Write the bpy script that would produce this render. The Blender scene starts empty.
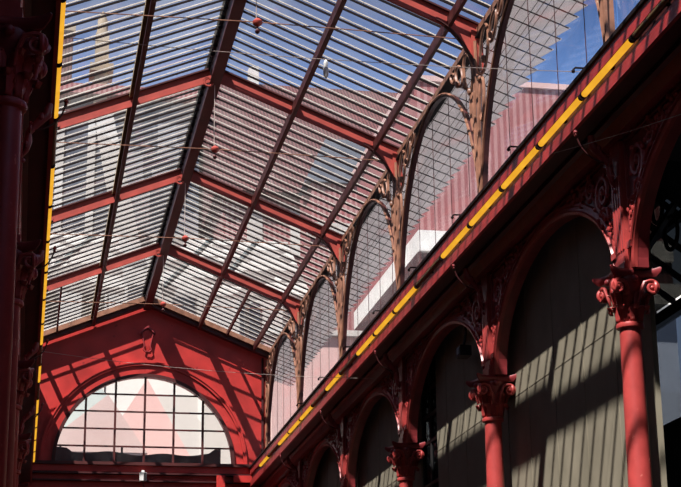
import bpy, math, random
from mathutils import Vector, Matrix
random.seed(7)
C = bpy.context.scene.collection
PI = math.pi
ORD = ['first', 'second', 'third', 'fourth', 'fifth', 'sixth', 'seventh', 'eighth', 'ninth', 'tenth',
       'eleventh', 'twelfth', 'thirteenth', 'fourteenth', 'fifteenth', 'sixteenth', 'seventeenth', 'eighteenth']
P = 6.0                       # bay length
Y0 = 18.03                    # first column in view
YE = 48.03                    # end wall
XM = 3.33                     # ridge line
XR, XL = 7.07, -0.30          # column lines
FR, FL = 6.50, 0.12           # cornice faces
SL = 0.405                    # roof slope
def yk(k): return Y0 + P * k
def zc(x): return 14.45 - SL * abs(x - XM)

# ------------------------------------------------------------------ materials
def newmat(name):
    m = bpy.data.materials.new(name); m.use_nodes = True
    nt = m.node_tree; nt.nodes.clear()
    return m, nt, nt.nodes, nt.links
def paint(name, col, rough=0.45, var=0.25, scale=3.0, chip=None, bump=0.15, metal=0.0, spec=0.5):
    m, nt, N, L = newmat(name)
    out = N.new('ShaderNodeOutputMaterial'); b = N.new('ShaderNodeBsdfPrincipled')
    tc = N.new('ShaderNodeTexCoord')
    n1 = N.new('ShaderNodeTexNoise'); n1.inputs['Scale'].default_value = scale; n1.inputs['Detail'].default_value = 6
    L.new(tc.outputs['Object'], n1.inputs['Vector'])
    r = N.new('ShaderNodeValToRGB')
    r.color_ramp.elements[0].position = 0.3; r.color_ramp.elements[1].position = 0.7
    r.color_ramp.elements[0].color = (*[c * (1 - var) for c in col], 1)
    r.color_ramp.elements[1].color = (*[min(1, c * (1 + var)) for c in col], 1)
    L.new(n1.outputs['Fac'], r.inputs['Fac'])
    colo = r.outputs['Color']
    if chip:
        n2 = N.new('ShaderNodeTexNoise'); n2.inputs['Scale'].default_value = scale * 4; n2.inputs['Detail'].default_value = 8
        L.new(tc.outputs['Object'], n2.inputs['Vector'])
        r2 = N.new('ShaderNodeValToRGB'); r2.color_ramp.elements[0].position = 0.66; r2.color_ramp.elements[1].position = 0.72
        L.new(n2.outputs['Fac'], r2.inputs['Fac'])
        mx = N.new('ShaderNodeMixRGB'); mx.inputs['Color2'].default_value = (*chip, 1)
        L.new(r2.outputs['Color'], mx.inputs['Fac']); L.new(colo, mx.inputs['Color1']); colo = mx.outputs['Color']
    L.new(colo, b.inputs['Base Color'])
    b.inputs['Roughness'].default_value = rough; b.inputs['Metallic'].default_value = metal
    b.inputs['Specular IOR Level'].default_value = spec
    if bump:
        bp = N.new('ShaderNodeBump'); bp.inputs['Strength'].default_value = bump; bp.inputs['Distance'].default_value = 0.02
        L.new(n1.outputs['Fac'], bp.inputs['Height']); L.new(bp.outputs['Normal'], b.inputs['Normal'])
    L.new(b.outputs[0], out.inputs[0])
    return m
def emit(name, col, s):
    m, nt, N, L = newmat(name)
    out = N.new('ShaderNodeOutputMaterial'); e = N.new('ShaderNodeEmission')
    tc = N.new('ShaderNodeTexCoord'); n = N.new('ShaderNodeTexNoise'); n.inputs['Scale'].default_value = 2.5
    L.new(tc.outputs['Object'], n.inputs['Vector'])
    r = N.new('ShaderNodeValToRGB'); r.color_ramp.elements[0].position = .3; r.color_ramp.elements[1].position = .7
    r.color_ramp.elements[0].color = (col[0]*.8, col[1]*.7, col[2]*.6, 1); r.color_ramp.elements[1].color = (*col, 1)
    L.new(n.outputs['Fac'], r.inputs['Fac']); L.new(r.outputs['Color'], e.inputs['Color'])
    e.inputs['Strength'].default_value = s
    L.new(e.outputs[0], out.inputs[0]); return m
def glass(name, tint=(.8, .84, .9), lo=.08, hi=.5, scale=(1.2, 2.3, 1.2), dirt=(.8, .78, .74), gloss=.06, lines=None):
    m, nt, N, L = newmat(name)
    out = N.new('ShaderNodeOutputMaterial')
    tr = N.new('ShaderNodeBsdfTransparent'); tr.inputs[0].default_value = (*tint, 1)
    gl = N.new('ShaderNodeBsdfGlossy'); gl.inputs['Roughness'].default_value = .05; gl.inputs[0].default_value = (.9, .9, .9, 1)
    tl = N.new('ShaderNodeBsdfTranslucent'); tl.inputs[0].default_value = (*dirt, 1)
    df = N.new('ShaderNodeBsdfDiffuse'); df.inputs[0].default_value = (*[c * .8 for c in dirt], 1)
    md = N.new('ShaderNodeMixShader'); md.inputs[0].default_value = .35
    L.new(tl.outputs[0], md.inputs[1]); L.new(df.outputs[0], md.inputs[2])
    tc = N.new('ShaderNodeTexCoord'); mp = N.new('ShaderNodeMapping'); mp.inputs['Scale'].default_value = scale
    L.new(tc.outputs['Object'], mp.inputs[0])
    n = N.new('ShaderNodeTexNoise'); n.inputs['Scale'].default_value = .55; n.inputs['Detail'].default_value = 7; n.inputs['Roughness'].default_value = .62
    L.new(mp.outputs[0], n.inputs['Vector'])
    mr = N.new('ShaderNodeMapRange'); mr.inputs[1].default_value = .38; mr.inputs[2].default_value = .66
    mr.inputs[3].default_value = lo; mr.inputs[4].default_value = hi
    L.new(n.outputs['Fac'], mr.inputs[0])
    fac = mr.outputs[0]
    m1 = N.new('ShaderNodeMixShader'); L.new(fac, m1.inputs[0]); L.new(tr.outputs[0], m1.inputs[1]); L.new(md.outputs[0], m1.inputs[2])
    fr = N.new('ShaderNodeFresnel'); fr.inputs[0].default_value = 1.25
    mm = N.new('ShaderNodeMath'); mm.operation = 'MULTIPLY'; mm.inputs[1].default_value = gloss * 8
    L.new(fr.outputs[0], mm.inputs[0])
    m2 = N.new('ShaderNodeMixShader'); L.new(mm.outputs[0], m2.inputs[0]); L.new(m1.outputs[0], m2.inputs[1]); L.new(gl.outputs[0], m2.inputs[2])
    L.new(m2.outputs[0], out.inputs[0]); return m
def pattern(name, c1, c2, kind='wave', scale=5.0, axis='X', rough=.8, c3=None):
    m, nt, N, L = newmat(name)
    out = N.new('ShaderNodeOutputMaterial'); b = N.new('ShaderNodeBsdfPrincipled'); b.inputs['Roughness'].default_value = rough
    tc = N.new('ShaderNodeTexCoord')
    if kind == 'wave':
        w = N.new('ShaderNodeTexWave'); w.bands_direction = axis; w.inputs['Scale'].default_value = scale; w.inputs['Distortion'].default_value = .4
        L.new(tc.outputs['Object'], w.inputs['Vector']); f = w.outputs['Fac']
    elif kind == 'patch':
        v = N.new('ShaderNodeTexVoronoi'); v.inputs['Scale'].default_value = scale; v.distance = 'CHEBYCHEV'
        L.new(tc.outputs['Object'], v.inputs['Vector'])
        s = N.new('ShaderNodeSeparateColor'); L.new(v.outputs['Color'], s.inputs[0]); f = s.outputs[0]
    else:
        n = N.new('ShaderNodeTexNoise'); n.inputs['Scale'].default_value = scale; n.inputs['Detail'].default_value = 6
        L.new(tc.outputs['Object'], n.inputs['Vector']); f = n.outputs['Fac']
    r = N.new('ShaderNodeValToRGB')
    r.color_ramp.elements[0].position = .3; r.color_ramp.elements[1].position = .7
    r.color_ramp.elements[0].color = (*c1, 1); r.color_ramp.elements[1].color = (*c2, 1)
    if c3:
        e = r.color_ramp.elements.new(.5); e.color = (*c3, 1)
    L.new(f, r.inputs['Fac']); L.new(r.outputs['Color'], b.inputs['Base Color']); L.new(b.outputs[0], out.inputs[0])
    return m
RED = paint('red_paint', (.47, .032, .027), .42, .22, 1.6, chip=(.27, .018, .018), bump=.1)
REDP = paint('red_paint_worn', (.43, .055, .05), .38, .18, 4, chip=(.62, .16, .13), bump=.25)
REDO = paint('red_ornament_paint', (.27, .034, .038), .36, .2, 5, bump=.2)
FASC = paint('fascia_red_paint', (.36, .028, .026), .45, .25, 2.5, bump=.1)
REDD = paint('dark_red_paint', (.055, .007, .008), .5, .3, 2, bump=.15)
REDR = paint('rafter_red_paint', (.40, .058, .042), .5, .2, 3, bump=.1)
DARK = paint('dark_bar_paint', (.012, .006, .006), .7, .3, 3, bump=0, spec=.15)
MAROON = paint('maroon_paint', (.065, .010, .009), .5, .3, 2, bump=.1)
BRONZE = paint('bronze_paint', (.29, .13, .08), .45, .35, 5, chip=(.45, .33, .22), bump=.2)
PALE = paint('pale_putty', (.66, .57, .49), .7, .18, 4, bump=0)
TIMBER = paint('weathered_timber', (.34, .25, .14), .8, .3, 6, bump=.2)
SCREEN = pattern('screen_cloth', (.20, .172, .12), (.27, .23, .165), 'noise', 1.6)
FLOORM = pattern('floor_stone', (.035, .03, .03), (.06, .055, .05), 'noise', 2)
BLACKM = paint('black_paint', (.012, .010, .010), .6, .3, 2, bump=0)
GLASSR = glass('roof_glass', (.84, .86, .90), .005, .08, dirt=(.62, .60, .57), gloss=.02)
GLASSC = glass('clerestory_glass', (.90, .91, .94), .015, .05, gloss=.03)
GLASSE = glass('canopy_glass', (.60, .60, .64), .93, .99, dirt=(.66, .62, .62), gloss=.01)
GLASSL = glass('lunette_glass', (.92, .93, .95), .0, .05, gloss=.02)
GLASSG = glass('sooty_glass', (.17, .17, .165), .0, .06, dirt=(.2, .2, .2), gloss=.02)
GLASSW = glass('aisle_glass', (.36, .40, .46), .0, .06, dirt=(.2, .2, .2), gloss=.02)
GLASSD = glass('grimy_glass', (.36, .38, .42), .0, .06, dirt=(.2, .2, .2), gloss=.02)
AMBER = emit('amber_lamp', (1.0, .50, .04), 1.0)
AMBEROFF = paint('unlit_amber_tube', (.10, .055, .012), .4, .2, 3, bump=0)
WHITEM = paint('white_enamel', (.75, .73, .70), .4, .1, 3, bump=0)
WIREM = paint('steel_wire', (.45, .36, .32), .4, .1, 3, bump=0)
BLUEP = pattern('blue_grey_panel', (.20, .25, .31), (.27, .32, .38), 'noise', 1)
STUCCO = pattern('pale_stucco', (.44, .41, .385), (.58, .56, .54), 'patch', .35, c3=(.52, .49, .475))
TILE = pattern('red_roof_tile', (.05, .016, .018), (.135, .052, .054), 'wave', 1.9, 'X')
CORR = pattern('pink_cladding', (0.250, 0.075, 0.080), (0.360, 0.180, 0.180), 'wave', 1.3, 'X')
PINKW = pattern('pink_stucco', (.52, .33, .31), (.58, .40, .38), 'noise', .3)
SLATE = pattern('blue_grey_facade', (0.060, 0.072, 0.102), (0.252, 0.252, 0.276), 'patch', .5, c3=(0.108, 0.120, 0.156))
SLATED = pattern('dark_slate', (.05, .06, .085), (.10, .11, .14), 'noise', .8)
SHED = pattern('white_sheeting', (.14, .12, .115), (.46, .44, .42), 'patch', .9, c3=(.36, .34, .325))
TAN = pattern('tan_stone', (0.270, 0.198, 0.132), (0.372, 0.300, 0.216), 'noise', .8)
WINM = paint('dark_window', (.05, .06, .08), .2, .2, 2, bump=0)
TEAL = pattern('pale_teal_sheet', (0.312, 0.374, 0.364), (0.364, 0.406, 0.395), 'noise', .5)
PINKS = pattern('pale_pink_sheet', (0.447, 0.322, 0.302), (0.468, 0.364, 0.343), 'noise', .5)
TARP = paint('dark_tarpaulin', (.045, .065, .07), .8, .3, 2, bump=.2)

# ------------------------------------------------------------------ mesh helpers
LOC = {}
class MB:
    def __init__(s): s.v = []; s.f = []
    def add(s, vs, fs):
        o = len(s.v); s.v += [tuple(x) for x in vs]; s.f += [tuple(i + o for i in f) for f in fs]; return s
    def box(s, x0, x1, y0, y1, z0, z1):
        v = [(x, y, z) for x in (x0, x1) for y in (y0, y1) for z in (z0, z1)]
        return s.add(v, [(0, 1, 3, 2), (4, 6, 7, 5), (0, 4, 5, 1), (2, 3, 7, 6), (0, 2, 6, 4), (1, 5, 7, 3)])
    def extr(s, poly, vec):
        n = len(poly); vec = Vector(vec); a = [Vector(p) for p in poly]; b = [p + vec for p in a]
        return s.add(a + b, [tuple(range(n))[::-1], tuple(range(n, 2 * n))] + [(i, (i + 1) % n, (i + 1) % n + n, i + n) for i in range(n)])
    def beam(s, p, q, w, h, up=(0, 0, 1), oh=0.0):
        p = Vector(p); q = Vector(q); d = (q - p).normalized(); up = Vector(up)
        sd = d.cross(up).normalized(); u = sd.cross(d).normalized()
        pr = [sd * (-w / 2) + u * (oh - h / 2), sd * (w / 2) + u * (oh - h / 2), sd * (w / 2) + u * (oh + h / 2), sd * (-w / 2) + u * (oh + h / 2)]
        return s.extr([p + x for x in pr], q - p)
    def tube(s, pts, r, n=8, closed=False):
        pts = [Vector(p) for p in pts]; m = len(pts)
        rs = r if isinstance(r, (list, tuple)) else [r] * m
        rings = []; prev = None
        for i, p in enumerate(pts):
            if closed: t = (pts[(i + 1) % m] - pts[i - 1])
            else: t = pts[min(i + 1, m - 1)] - pts[max(i - 1, 0)]
            t.normalize()
            if prev is None:
                a = Vector((0, 0, 1)) if abs(t.z) < .9 else Vector((1, 0, 0)); nrm = (a - t * a.dot(t)).normalized()
            else:
                nrm = prev - t * prev.dot(t)
                nrm = nrm.normalized() if nrm.length > 1e-6 else t.orthogonal().normalized()
            prev = nrm; bn = t.cross(nrm)
            rings.append([p + (nrm * math.cos(2 * PI * j / n) + bn * math.sin(2 * PI * j / n)) * rs[i] for j in range(n)])
        o = [v for rg in rings for v in rg]; f = []
        for i in range(m if closed else m - 1):
            a = i * n; b = ((i + 1) % m) * n
            for j in range(n): f.append((a + j, a + (j + 1) % n, b + (j + 1) % n, b + j))
        if not closed: f += [tuple(range(n))[::-1], tuple(range((m - 1) * n, m * n))]
        return s.add(o, f)
    def lathe(s, prof, c=(0, 0, 0), n=24):
        o = []; f = []; m = len(prof)
        for r, z in prof:
            for j in range(n): o.append((c[0] + r * math.cos(2 * PI * j / n), c[1] + r * math.sin(2 * PI * j / n), c[2] + z))
        for i in range(m - 1):
            for j in range(n): f.append((i * n + j, i * n + (j + 1) % n, (i + 1) * n + (j + 1) % n, (i + 1) * n + j))
        f += [tuple(range(n))[::-1], tuple(range((m - 1) * n, m * n))]
        return s.add(o, f)
    def ball(s, c, rx, ry=None, rz=None, n=10, m=6):
        ry = ry or rx; rz = rz or rx
        o = [(c[0], c[1], c[2] - rz)]; f = []
        for i in range(1, m):
            a = -PI / 2 + PI * i / m
            for j in range(n): o.append((c[0] + rx * math.cos(a) * math.cos(2 * PI * j / n), c[1] + ry * math.cos(a) * math.sin(2 * PI * j / n), c[2] + rz * math.sin(a)))
        o.append((c[0], c[1], c[2] + rz)); T = len(o) - 1
        for j in range(n):
            f.append((0, 1 + (j + 1) % n, 1 + j)); f.append((T, T - n + j, T - n + (j + 1) % n))
        for i in range(m - 2):
            for j in range(n): f.append((1 + i * n + j, 1 + i * n + (j + 1) % n, 1 + (i + 1) * n + (j + 1) % n, 1 + (i + 1) * n + j))
        return s.add(o, f)
    def build(s, name, mat, parent=None, smooth=False, world=True):
        me = bpy.data.meshes.new(name)
        off = LOC.get(parent.as_pointer(), Vector((0, 0, 0))) if (parent and world) else Vector((0, 0, 0))
        me.from_pydata([tuple(Vector(v) - off) for v in s.v], [], s.f); me.validate(); me.update()
        import bmesh
        bm = bmesh.new(); bm.from_mesh(me); bmesh.ops.recalc_face_normals(bm, faces=bm.faces); bm.to_mesh(me); bm.free()
        if smooth:
            me.polygons.foreach_set('use_smooth', [True] * len(me.polygons)); me.set_sharp_from_angle(angle=math.radians(38))
        me.materials.append(mat)
        o = bpy.data.objects.new(name, me); C.objects.link(o)
        if parent:
            o.parent = parent; LOC[o.as_pointer()] = LOC.get(parent.as_pointer(), Vector((0, 0, 0)))
        return o
def thing(name, label, cat, loc, group=None):
    o = bpy.data.objects.new(name, None); C.objects.link(o); o.location = loc; o.empty_display_size = .1
    o['label'] = label; o['category'] = cat
    if group: o['group'] = group
    LOC[o.as_pointer()] = Vector(loc); return o
def tag(o, label, cat, group=None):
    o['label'] = label; o['category'] = cat
    if group: o['group'] = group
    return o
def struct(o): o['kind'] = 'structure'; return o
def copy_tree(o, parent=None):
    c = o.copy(); C.objects.link(c)
    if parent: c.parent = parent
    for ch in list(o.children): copy_tree(ch, c)
    return c

# ------------------------------------------------------------------ floor and shell
struct(MB().box(-1.3, 9.5, -6.2, 50, -.2, 0).build('floor', FLOORM))
struct(MB().box(-1.3, 9.5, -6.2, -6.0, 0, 15).build('wall_front', BLACKM))
struct(MB().box(-1.15, -.95, -6, 48, 0, 9.3).build('wall_left', BLACKM))
struct(MB().box(9.2, 9.35, -6, 19, 0, 9.0).box(9.2, 9.35, 23.2, 50, 0, 7.72).box(9.2, 9.35, 27.6, 31.2, 7.72, 9.0).box(9.2, 9.35, 38, 50, 7.72, 9.0).box(9.2, 9.35, 19, 23.2, 0, 5.95).box(9.2, 9.35, 19, 23.2, 7.6, 7.72).build('wall_right', BLACKM))
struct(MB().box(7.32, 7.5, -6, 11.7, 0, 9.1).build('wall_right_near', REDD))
struct(MB().box(-1.15, -.3, -6, 48, 9.1, 9.3).build('ceiling_left', BLACKM))
# aisle ceiling, with two glazed openings
cr = MB()
for y0, y1 in ((-6, 19.2), (27.6, 31.2), (38, 49)): cr.box(7.3, 9.35, y0, y1, 8.98, 9.1)
struct(cr.build('ceiling_right', BLACKM))
for (y0, y1, lab) in ((19.2, 27.6, 'dim glazed rooflight seen behind the nearest capital'), (31.2, 38, 'glazed rooflight over the aisle behind the third column')):
    t = thing('aisle_skylight', lab, 'skylight', (8.3, y0, 8.4), 'rooflights over the side aisle')
    MB().extr([(8.2, y0, 8.468), (9.2, y0, 7.75), (9.2, y0, 7.76), (8.2, y0, 8.478)], (0, y1 - y0, 0)).build('glass', GLASSG, t)
    MB().extr([(7.4, y0, 9.04), (8.2, y0, 8.468), (8.2, y0, 8.50), (7.4, y0, 9.08)], (0, y1 - y0, 0)).build('lead_flashing', BLACKM, t)
    b = y0 + .2
    while b < y1:
        MB().beam((7.5, b, 8.93), (9.2, b, 7.71), .05, .08).build('glazing_bar', DARK, t); b += .75
    MB().beam((8.4, y0, 8.26), (8.4, y1, 8.26), .08, .12).build('purlin', DARK, t)
    MB().beam((7.45, y0, 8.9), (7.45, y1, 8.9), .12, .2).build('head_beam', DARK, t)
    for yy in (y0, y1 - .05): MB().extr([(7.4, yy, 9.0), (9.2, yy, 7.75), (9.2, yy, 9.05), (7.4, yy, 9.05)], (0, .05, 0)).build('cheek', BLACKM, t)

# near part of the roof, over and behind the camera
def roof_strip(gm, bm, cm, y0, y1):
    n = round((y1 - y0) / (P / 14))
    for sd in (-1, 1):
        xe = 7.12 if sd > 0 else 2 * XM - 7.12
        a = Vector((XM, 0, zc(XM) + .19)); e = Vector((xe, 0, zc(xe) + .19))
        gm.extr([(a.x, y0, a.z), (e.x, y0, e.z), (e.x, y0, e.z + .006), (a.x, y0, a.z + .006)], (0, y1 - y0, 0))
        for i in range(n):
            y = y0 + (i + .5) * (y1 - y0) / n
            bm.beam((a.x, y, a.z - .03), (e.x, y, e.z - .03), .028, .055)
            cm.beam((a.x, y, a.z + .032), (e.x, y, e.z + .032), .03, .045)
g, b, c = MB(), MB(), MB()
roof_strip(g, b, c, -5.97, 18.03)
struct(g.build('ceiling', GLASSR))
for k in range(-3, 1):
    for sd in (-1, 1):
        xe = XM + sd * 3.74; b.beam((XM, yk(k), zc(XM)), (xe, yk(k), zc(xe)), .12, .26)
b.box(XM - .08, XM + .08, -5.9, 18.03, 14.32, 14.62)
for x in (1.74, 4.92, .06, 6.58): b.box(x - .04, x + .04, -5.9, 18.03, zc(x) - .15, zc(x) + .1)
struct(b.build('ceiling_bars', DARK)); struct(c.build('ceiling_putty', PALE))

# ------------------------------------------------------------------ glazed roof panels in view
BAYL = {0: 'nearest bay at the top of the picture', 1: 'second bay from the top of the picture', 2: 'middle bay behind the second hanging rod',
        3: 'bay before the last one at the far end', 4: 'last bay touching the end wall'}
for k in range(0, 5):
    for sd in (-1, 1):
        y0, y1 = yk(k), yk(k + 1)
        xe = 7.12 if sd > 0 else 2 * XM - 7.12
        a = Vector((XM, 0, zc(XM) + .19)); e = Vector((xe, 0, zc(xe) + .19))
        t = thing('roof_glazing', 'glass roof panel of thin pale bars, %s slope, %s' % ('right' if sd > 0 else 'left', BAYL[k]), 'glass roof', ((XM + xe) / 2, y0, zc((XM + xe) / 2)), 'glazed roof panels')
        MB().extr([(a.x, y0, a.z), (e.x, y0, e.z), (e.x, y0, e.z + .006), (a.x, y0, a.z + .006)], (0, P, 0)).build('glass', GLASSR, t)
        for i in range(14):
            y = y0 + (i + .5) * P / 14
            # the bars overrun the ridge a little, as in the ragged ridge line
            br = MB().beam((a.x - sd * (-.02), y, a.z - .022), (e.x, y, e.z - .022), .022, .038).build('glazing_bar', DARK, t)
            MB().beam((a.x + sd * .09, y, a.z + .018), (e.x, y, e.z + .018), .018, .020).build('putty_line', PALE, br)

# ------------------------------------------------------------------ ridge, purlins, eave beams
YA = 18.03
def long_beam(name, label, x, w, h, zo, mat, y0=YA, y1=47.9, plank=0, flange=0, cat='beam'):
    t = thing(name, label, cat, (x, y0, zc(x)), 'long roof beams')
    z = zc(x) + zo
    MB().box(x - w / 2, x + w / 2, y0, y1, z - h / 2, z + h / 2).build('web', mat, t)
    if flange: MB().box(x - flange / 2, x + flange / 2, y0, y1, z - h / 2 - .03, z - h / 2 + .01).build('flange', mat, t)
    if plank:
        sd = 1 if x > XM else -1
        x0, x1 = sorted((x + sd * w / 2, x + sd * (w / 2 + plank)))
        zz = zc((x0 + x1) / 2)
        MB().extr([(x0, y0, zc(x0) + .05), (x1, y0, zc(x1) + .05), (x1, y0, zc(x1) + .13), (x0, y0, zc(x0) + .13)], (0, y1 - y0, 0)).build('timber_plank', TIMBER, t)
    return t
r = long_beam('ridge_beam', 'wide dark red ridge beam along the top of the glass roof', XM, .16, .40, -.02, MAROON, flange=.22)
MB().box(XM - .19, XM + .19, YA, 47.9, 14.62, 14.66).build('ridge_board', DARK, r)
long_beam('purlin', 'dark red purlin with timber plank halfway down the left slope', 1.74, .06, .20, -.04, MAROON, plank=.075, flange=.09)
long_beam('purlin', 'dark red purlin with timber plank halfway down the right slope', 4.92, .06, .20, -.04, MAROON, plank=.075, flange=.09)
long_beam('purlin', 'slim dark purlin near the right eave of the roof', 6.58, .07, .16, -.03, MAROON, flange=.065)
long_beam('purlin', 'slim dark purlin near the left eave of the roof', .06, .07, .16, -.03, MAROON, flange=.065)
long_beam('short_purlin', 'short thin purlin in the last right roof bay, before the end wall', 5.75, .05, .12, 0, MAROON, 42.03, 47.9)
long_beam('short_purlin', 'short thin purlin in the last left roof bay, before the end wall', .66, .05, .12, 0, MAROON, 42.03, 47.9)
for x, lab in ((7.10, 'bronze eave beam above the right clerestory arches'), (2 * XM - 7.10, 'eave beam along the left foot of the glass roof')):
    t = thing('eave_beam', lab, 'beam', (x, YA, 12.8), 'long roof beams')
    MB().box(x - .06, x + .06, 6, 47.9, 12.82, 13.0).build('web', BRONZE, t)
    MB().box(x - .10, x + .10, 6, 47.9, 12.80, 12.83).build('flange', DARK, t)

# ------------------------------------------------------------------ trusses: rafters, gussets, tie rod, hanging rod
TL = {1: 'nearest roof truss, cut by the top of the picture, with tie rod', 2: 'second roof truss from the top, red rafters with tie rod',
      3: 'third roof truss from the top, red rafters with tie rod', 4: 'roof truss nearest the end wall, red rafters with tie rod'}
for k in (1, 2, 3, 4):
    y = yk(k); t = thing('roof_truss', TL[k], 'truss', (XM, y, 12.8), 'roof trusses')
    for sd in (-1, 1):
        xe = XM + sd * 3.72; x0 = XM + sd * .08
        p = Vector((x0, y, zc(x0))); q = Vector((xe, y, zc(xe)))
        ra = MB().beam(p, q, .022, .25).build('rafter', REDR, t)
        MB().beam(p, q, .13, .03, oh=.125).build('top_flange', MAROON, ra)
        MB().beam(p, q, .045, .025, oh=-.13).build('bottom_flange', REDR, ra)
        # curved gusset at the eave
        poly = []
        for i in range(9):
            u = i / 8; x = 6.35 + u * .72; poly.append((x, zc(x) - .12 - .62 * u ** 2.2))
        poly += [(7.07, zc(7.07)), (6.35, zc(6.35) - .06)]
        gp = [((x if sd > 0 else 2 * XM - x), y - .02, z) for x, z in poly]
        gs = MB().extr(gp, (0, .04, 0)).build('gusset', REDR, t)
        el = [((x if sd > 0 else 2 * XM - x), y, z) for x, z in poly[:9]]
        fl = MB()
        for i in range(8): fl.beam(el[i], el[i + 1], .11, .02)
        fl.build('gusset_flange', MAROON, gs)
        for px in (1.59, 3.25):
            x = XM + sd * px
            MB().ball((x, y - .03, zc(x) - .05), .05, .04, .05).build('bolt_plate', REDR, t)
    MB().tube([(XM - 3.72, y, 12.79), (XM - 1, y, 12.83), (XM, y, 12.84), (XM + 1, y, 12.83), (XM + 3.72, y, 12.79)], .010, 6).build('tie_rod', BRONZE, t)
    MB().tube([(XM, y, 12.84), (XM, y, 14.3)], .007, 6).build('hanging_rod', WIREM, t)
    b = MB().lathe([(.01, .0), (.05, .02), (.08, .05), (.085, .09), (.05, .13), (.02, .15)], (XM + .02, y, 12.76), 12).build('boss', REDR, t, True)
    MB().lathe([(.008, -.13), (.035, -.11), (.045, -.08), (.02, -.05), (.015, 0)], (XM + .02, y, 12.76), 10).build('finial', MAROON, b, True)
    # ring bracket where the rafters meet the ridge
    MB().tube([(XM - .14 + .085 * math.cos(a * PI / 6), y - .1, 14.22 + .085 * math.sin(a * PI / 6)) for a in range(12)], .025, 6, True).build('ridge_ring', REDR, t, True)
# end rafter against the gable wall
t = thing('end_rafter', 'brown roof edge beams lying along the top of the red gable', 'beam', (XM, 47.8, 12.8))
for sd in (-1, 1):
    xe = XM + sd * 3.78
    MB().beam((XM, 47.78, zc(XM) - .02), (xe, 47.78, zc(xe) - .02), .22, .24).build('rafter', MAROON, t)
    MB().beam((XM, 47.62, zc(XM) + .07), (xe, 47.62, zc(xe) + .07), .1, .14).build('inner_strip', BRONZE, t)

# ------------------------------------------------------------------ end wall with the lunette
LC, LZ, LR = 3.36, 9.55, 2.64
wl, wr = -.75, 7.15
prof = [(wl, 0), (wr, 0), (wr, zc(wr) + .1), (XM, zc(XM) - .08), (wl, zc(wl) + .1)]
w = MB(); NA = 40
def gable_z(x): return 14.44 - SL * abs(x - XM)
# front and back skins with the half-round opening, built as column strips
xs = sorted(set([wl, wr, XM] + [LC + LR * math.cos(PI * i / NA) for i in range(NA + 1)]))
for yy in (48.03, 48.40):
    for i in range(len(xs) - 1):
        a, b = xs[i], xs[i + 1]; m = (a + b) / 2
        def zl(x):
            d = LR ** 2 - (x - LC) ** 2
            return LZ + math.sqrt(max(d, 0))
        if abs(m - LC) < LR:
            w.add([(a, yy, zl(a)), (b, yy, zl(b)), (b, yy, gable_z(b)), (a, yy, gable_z(a))], [(0, 1, 2, 3)])
            w.add([(a, yy, 0), (b, yy, 0), (b, yy, LZ), (a, yy, LZ)], [(0, 1, 2, 3)])
        else:
            w.add([(a, yy, 0), (b, yy, 0), (b, yy, gable_z(b)), (a, yy, gable_z(a))], [(0, 1, 2, 3)])
for i in range(NA):
    a0, a1 = PI * i / NA, PI * (i + 1) / NA
    w.add([(LC + LR * math.cos(a), y, LZ + LR * math.sin(a)) for a in (a0, a1) for y in (48.03, 48.40)], [(0, 1, 3, 2)])
w.add([(LC - LR, 48.03, LZ), (LC + LR, 48.03, LZ), (LC + LR, 48.4, LZ), (LC - LR, 48.4, LZ)], [(0, 1, 2, 3)])
ew = struct(w.build('wall_back', RED))
tr = MB()
def arcband(mb, r0, r1, y0, y1, n=48):
    for i in range(n):
        a0, a1 = PI * i / n, PI * (i + 1) / n
        pts = []
        for a in (a0, a1):
            for (r, y) in ((r0, y0), (r1, y0), (r1, y1), (r0, y1)): pts.append((LC + r * math.cos(a), y, LZ + r * math.sin(a)))
        mb.add(pts, [(0, 1, 5, 4), (1, 2, 6, 5), (2, 3, 7, 6), (3, 0, 4, 7)])
arcband(tr, 2.96, 3.03, 47.97, 48.03); arcband(tr, 3.03, 3.07, 47.94, 48.03)
struct(tr.build('trim_1', RED, ew, True))
tr = MB(); arcband(tr, 2.60, 2.70, 47.96, 48.05); struct(tr.build('trim_2', MAROON, ew, True))
tr = MB()
tr.box(-.3, 6.75, 47.80, 48.03, 9.46, 9.55); struct(tr.build('trim_3', MAROON, ew))
tr = MB(); tr.box(-.3, 6.75, 47.9, 48.03, 9.27, 9.46); struct(tr.build('trim_4', RED, ew))
tr = MB(); tr.box(-.3, 6.6, 47.84, 48.03, 9.20, 9.25); tr.box(-.3, 6.6, 47.86, 48.03, 8.99, 9.03); tr.box(-.3, 6.6, 47.9, 48.03, 8.6, 8.68)
struct(tr.build('trim_5', REDD, ew))
tr = MB()
for x0, x1 in ((1.3, 3.1), (3.6, 5.2)):
    tr.box(x0, x1, 47.97, 48.03, 9.05, 9.08); tr.box(x0, x1, 47.97, 48.03, 9.15, 9.18)
    tr.box(x0, x0 + .03, 47.97, 48.03, 9.05, 9.18); tr.box(x1 - .03, x1, 47.97, 48.03, 9.05, 9.18)
tr.box(5.5, 5.75, 47.8, 48.03, 7.5, 9.2); tr.box(6.0, 6.6, 47.75, 48.03, 9.0, 9.2)
struct(tr.build('trim_6', RED, ew))
tr = MB(); tr.box(1.0, 5.4, 48.0, 48.02, 6.0, 8.58); struct(tr.build('trim_7', BLACKM, ew))
for x0, x1 in ((6.86, 6.92), (7.0, 7.06)):
    struct(MB().box(x0, x1, 47.98, 48.03, 9.5, gable_z(7.0) - .1).build('trim_8', REDD, ew))
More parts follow.
